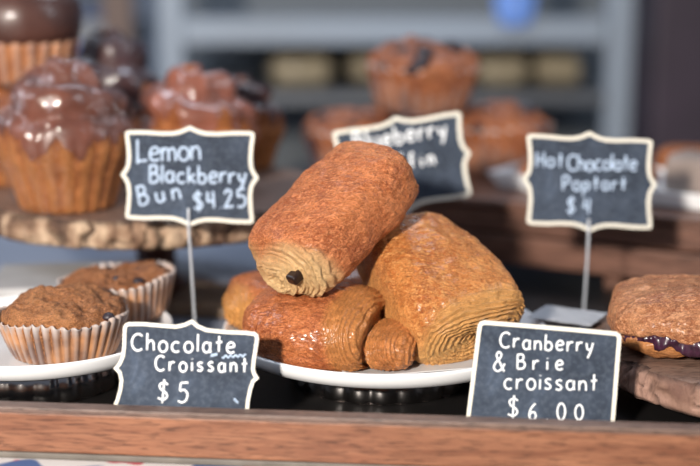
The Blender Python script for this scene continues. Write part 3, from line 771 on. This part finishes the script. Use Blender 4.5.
# ------------------------------------------------------------------ under the left slice: steel tray, boards
def steel():
    m, nt, b = newmat('brushed_steel'); f = noisen(nt, 8, 4, stretch=(1, 12, 1))
    nt.links.new(ramp(nt, f, [(.3, (.22,.25,.33)), (.7, (.33,.37,.46))]), b.inputs['Base Color'])
    b.inputs['Metallic'].default_value = .15; b.inputs['Roughness'].default_value = .35; return m
M['brushed'] = steel()
t = bevel(MB().box((-.62, .12, 0.0002), (-.03, .90, .004)).build('metal_sheet', M['brushed'], None, False), .001)
tag(t, 'brushed steel sheet on the counter beneath the big wood slice', 'sheet')

o = bevel(MB().box((-.075, -.05, 0), (.075, .05, .046)).build('cake_box', plain('pale_grey_card', (.42,.41,.41), .7, var=.1), None, False, loc=(-.250, .152, .0044), rot=(0, 0, .12)), .003)
tag(o, 'pale grey card box under the big wood slice, behind the muffins', 'box')
o = bevel(MB().box((-.075, -.045, 0), (.075, .045, .012)).build('cutting_board', plain('tan_wood', (.30,.20,.13), .6, var=.2, scale=20), None, False, loc=(-.095, .205, .0044), rot=(0, 0, -.15)), .003)
tag(o, 'tan board lying right of the wood slice pedestal', 'board')
o = bevel(MB().box((-.05, -.035, 0), (.05, .035, .028)).build('wooden_block', plain('tan_block', (.24,.15,.09), .6, var=.2, scale=20), None, False, loc=(-.36, .12, .0044), rot=(0, 0, .5)), .003)
tag(o, 'tan wooden block under the wood slice at the left edge', 'block')

# ------------------------------------------------------------------ background rack and wall
wall = MB().box((-2.5, 2.6, -1.2), (2.5, 2.65, 1.2)).build('wall_back', plain('blue_grey_wall', (.10,.115,.15), .8, var=.3, scale=2.5), None, False)
tag(wall, 'dim blue grey wall', 'wall', kind='structure')
fl = MB().box((-2.5, -1.6, -1.25), (2.5, 2.65, -1.2)).build('floor', plain('dark_floor', (.05,.05,.06), .6), None, False)
tag(fl, 'dark floor', 'floor', kind='structure')
M['rackm'] = plain('pale_enamel', (.30,.35,.42), .45, 0, spec=.4)
M['rackd'] = plain('dull_steel', (.13,.14,.16), .45, .3)
Y = 1.55
t = empty('bakery_rack', (0, Y, -1.2), 'blurred pale metal shelving rack filling the background', 'rack')
def rackbox(nm, x0, x1, py0, py1, mat, y0=Y-.02, y1=Y+.02):
    a = P(x0, py1, y0); b = P(x1, py0, y0)
    return MB().box((a.x, y0-Y, a.z+1.2), (b.x, y1-Y, b.z+1.2)).build(nm, mat, t, False)
for x0, x1 in ((607, 650), (150, 184)):
    a = P(x0, 0, Y); b = P(x1, 0, Y)
    bevel(MB().box((a.x, -.02, 0), (b.x, .02, 2.0)).build('post', M['rackm'], t, False), .005)
rackbox('shelf_rail', 184, 606, 18, 44, M['rackm'])
rackbox('shelf_rail', -200, 149, 20, 44, M['rackd'])
a = P(184, 60, Y); b = P(607, 60, Y)
zt = P(350, 92, Y).z
MB().box((a.x, .0, zt+1.2-.012), (b.x, .6, zt+1.2)).build('shelf', M['rackd'], t, False)
zt2 = P(350, 44, Y).z
MB().box((a.x, .022, zt2+1.2-.006), (b.x, .6, zt2+1.2)).build('shelf', M['rackd'], t, False)
rackbox('shelf_rail', 184, 606, 93, 104, M['rackd'])
a = P(186, 100, Y+.62); c_ = P(606, 30, Y+.62); MB().box((a.x, .605, .9), (c_.x, .615, 1.6)).build('back_panel', plain('dull_grey_panel', (.15,.165,.18), .7), t, False)
def loaf(px, y, z, L, W_, H, mat, label, seed):
    x = (px-350)/FPX*((y-CAM.y)*cos(PITCH)+(CAM.z-z)*sin(PITCH))
    t = empty('bread_loaf', (x, y, z), label, 'bread', 'loaves on the background rack')
    roll('loaf_crust', [(-L/2,0,0,0),(-L/2+.002,.4,0,0),(-L/2+.012,.75,0,0),(-L/3,.95,0,0),(0,1,0,0),(L/3,.95,0,0),(L/2-.012,.75,0,0),(L/2-.002,.4,0,0),(L/2,0,0,0)], W_, H, mat, t, Matrix.Identity(3), Vector((0,0,H*.5)), None, 2.4, 60, 40, seed, .003)
pl_ = crust('pale_loaf', (.30,.25,.18), (.45,.37,.25), (.52,.44,.30), (.6,.5,.35), sc=.4)
loaf(302, Y+.12, zt+.001, .13, .12, .062, pl_, 'pale loaf on the rack above the dark gap, left of the muffin stack', 71)
loaf(372, Y+.20, zt+.001, .10, .12, .060, pl_, 'pale loaf on the rack just left of the muffin stack', 72)
loaf(500, Y+.12, zt+.001, .11, .12, .060, pl_, 'pale loaf on the rack right of the muffin stack', 73)
loaf(556, Y+.16, zt+.001, .10, .12, .060, pl_, 'pale loaf on the rack beside the vertical post', 74)
# brown post, blue items
a = P(104, 0, 1.35); b = P(132, 0, 1.35)
o = MB().box((a.x, 1.33, -1.2), (b.x, 1.36, .8)).build('wooden_post', plain('dull_brown_post', (.13,.085,.07), .6), None, False); tag(o, 'blurred brown upright post behind the dark bun', 'post')
blue = plain('blue_plastic', (.05,.10,.34), .4); blue2 = plain('bright_blue_cloth', (.16,.32,.80), .4)
a = P(515, 22, 1.5)
b = MB(); q = P(515, 26, Y-.03)
vs = []; fs = []
for i in range(17):
    for j in range(21):
        u = i/16*2-1; v = j/20; hw = .038*(1-.35*max(0, (.25-v)/.25)**2)
        vs.append((q.x + u*hw, Y-.026 - .010*(1-u*u) - .002*sin(u*9), q.z + v*.16))
for i in range(16):
    for j in range(20): fs.append((i*21+j, (i+1)*21+j, (i+1)*21+j+1, i*21+j+1))
o = mesh('hanging_cloth', vs, fs, blue2, None, True); m_ = o.modifiers.new('s', 'SOLIDIFY'); m_.thickness = .004
tag(o, 'bright blue cloth hanging on the rack rail at the top of the photo', 'cloth')
a = P(165, 60, 2.0)
for (x0, x1, z1, lab, mt) in ((72, 108, 20, 'blue crate standing left behind the brown post', blue), (186, 214, 60, 'dull blue crate behind the left rack post', plain('slate_blue', (.045,.07,.16), .5))):
    a = P(x0, 180, 2.2); b = P(x1, z1, 2.2)
    o = bevel(MB().box((a.x, 2.2, -1.2), (b.x, 2.4, b.z)).build('storage_crate', mt, None, False), .01); tag(o, lab, 'crate')
a = P(650, 0, 1.3)
o = bevel(MB().box((a.x+.012, 1.30, -1.2), (a.x+.7, 1.5, 1.0)).build('cabinet', plain('plum_black', (.028,.017,.028), .6, var=.4, scale=4), None, False), .01); tag(o, 'dark plum cabinet at the right edge of the background', 'cabinet')
o = bevel(MB().box((-.10, 1.10, -.6), (.50, 1.26, -.03)).build('low_cabinet', plain('dark_slate', (.022,.027,.042), .5, var=.3, scale=5), None, False), .01); tag(o, 'low dark blue grey cabinet below the rack shelves', 'cabinet')

# ------------------------------------------------------------------ light
def area(name, loc, target, size, power, color):
    l = bpy.data.lights.new(name, 'AREA'); l.energy = power; l.color = color; l.shape = 'RECTANGLE'; l.size, l.size_y = size
    o = bpy.data.objects.new(name, l); COL.objects.link(o); o.location = loc
    o.rotation_euler = (Vector(target)-Vector(loc)).to_track_quat('-Z', 'Y').to_euler(); return o
area('key_window', (-.75, -2.15, .92), (0, 0, .08), (.15, .15), 100, (1.0, .93, .84))
area('side_window', (2.0, -.2, 1.5), (0, .1, .1), (.9, 1.1), 15, (.86, .92, 1.0))
area('left_window', (-1.9, .2, 1.4), (0, .2, .1), (.8, 1.0), 17, (.80, .88, 1.0))
area('back_room_lamp', (.0, 1.3, 1.9), (0, 1.7, .0), (1.2, .6), 20, (.72, .84, 1.0))
w = bpy.data.worlds.new('world'); bpy.context.scene.world = w; w.use_nodes = True
w.node_tree.nodes['Background'].inputs[0].default_value = (.56, .64, .80, 1); w.node_tree.nodes['Background'].inputs[1].default_value = .27

cam = bpy.data.cameras.new('camera'); co = bpy.data.objects.new('camera', cam); COL.objects.link(co)
co.location = CAM; co.rotation_euler = (pi/2-PITCH, 0, 0)
cam.sensor_width = 36; cam.lens = 36*FPX/700; cam.clip_start = .05
cam.dof.use_dof = True; cam.dof.focus_distance = 1.02; cam.dof.aperture_fstop = 2.35
sc = bpy.context.scene; sc.camera = co
sc.view_settings.view_transform = 'Standard'; sc.view_settings.look = 'None'; sc.view_settings.exposure = 0.0; sc.view_settings.gamma = 1
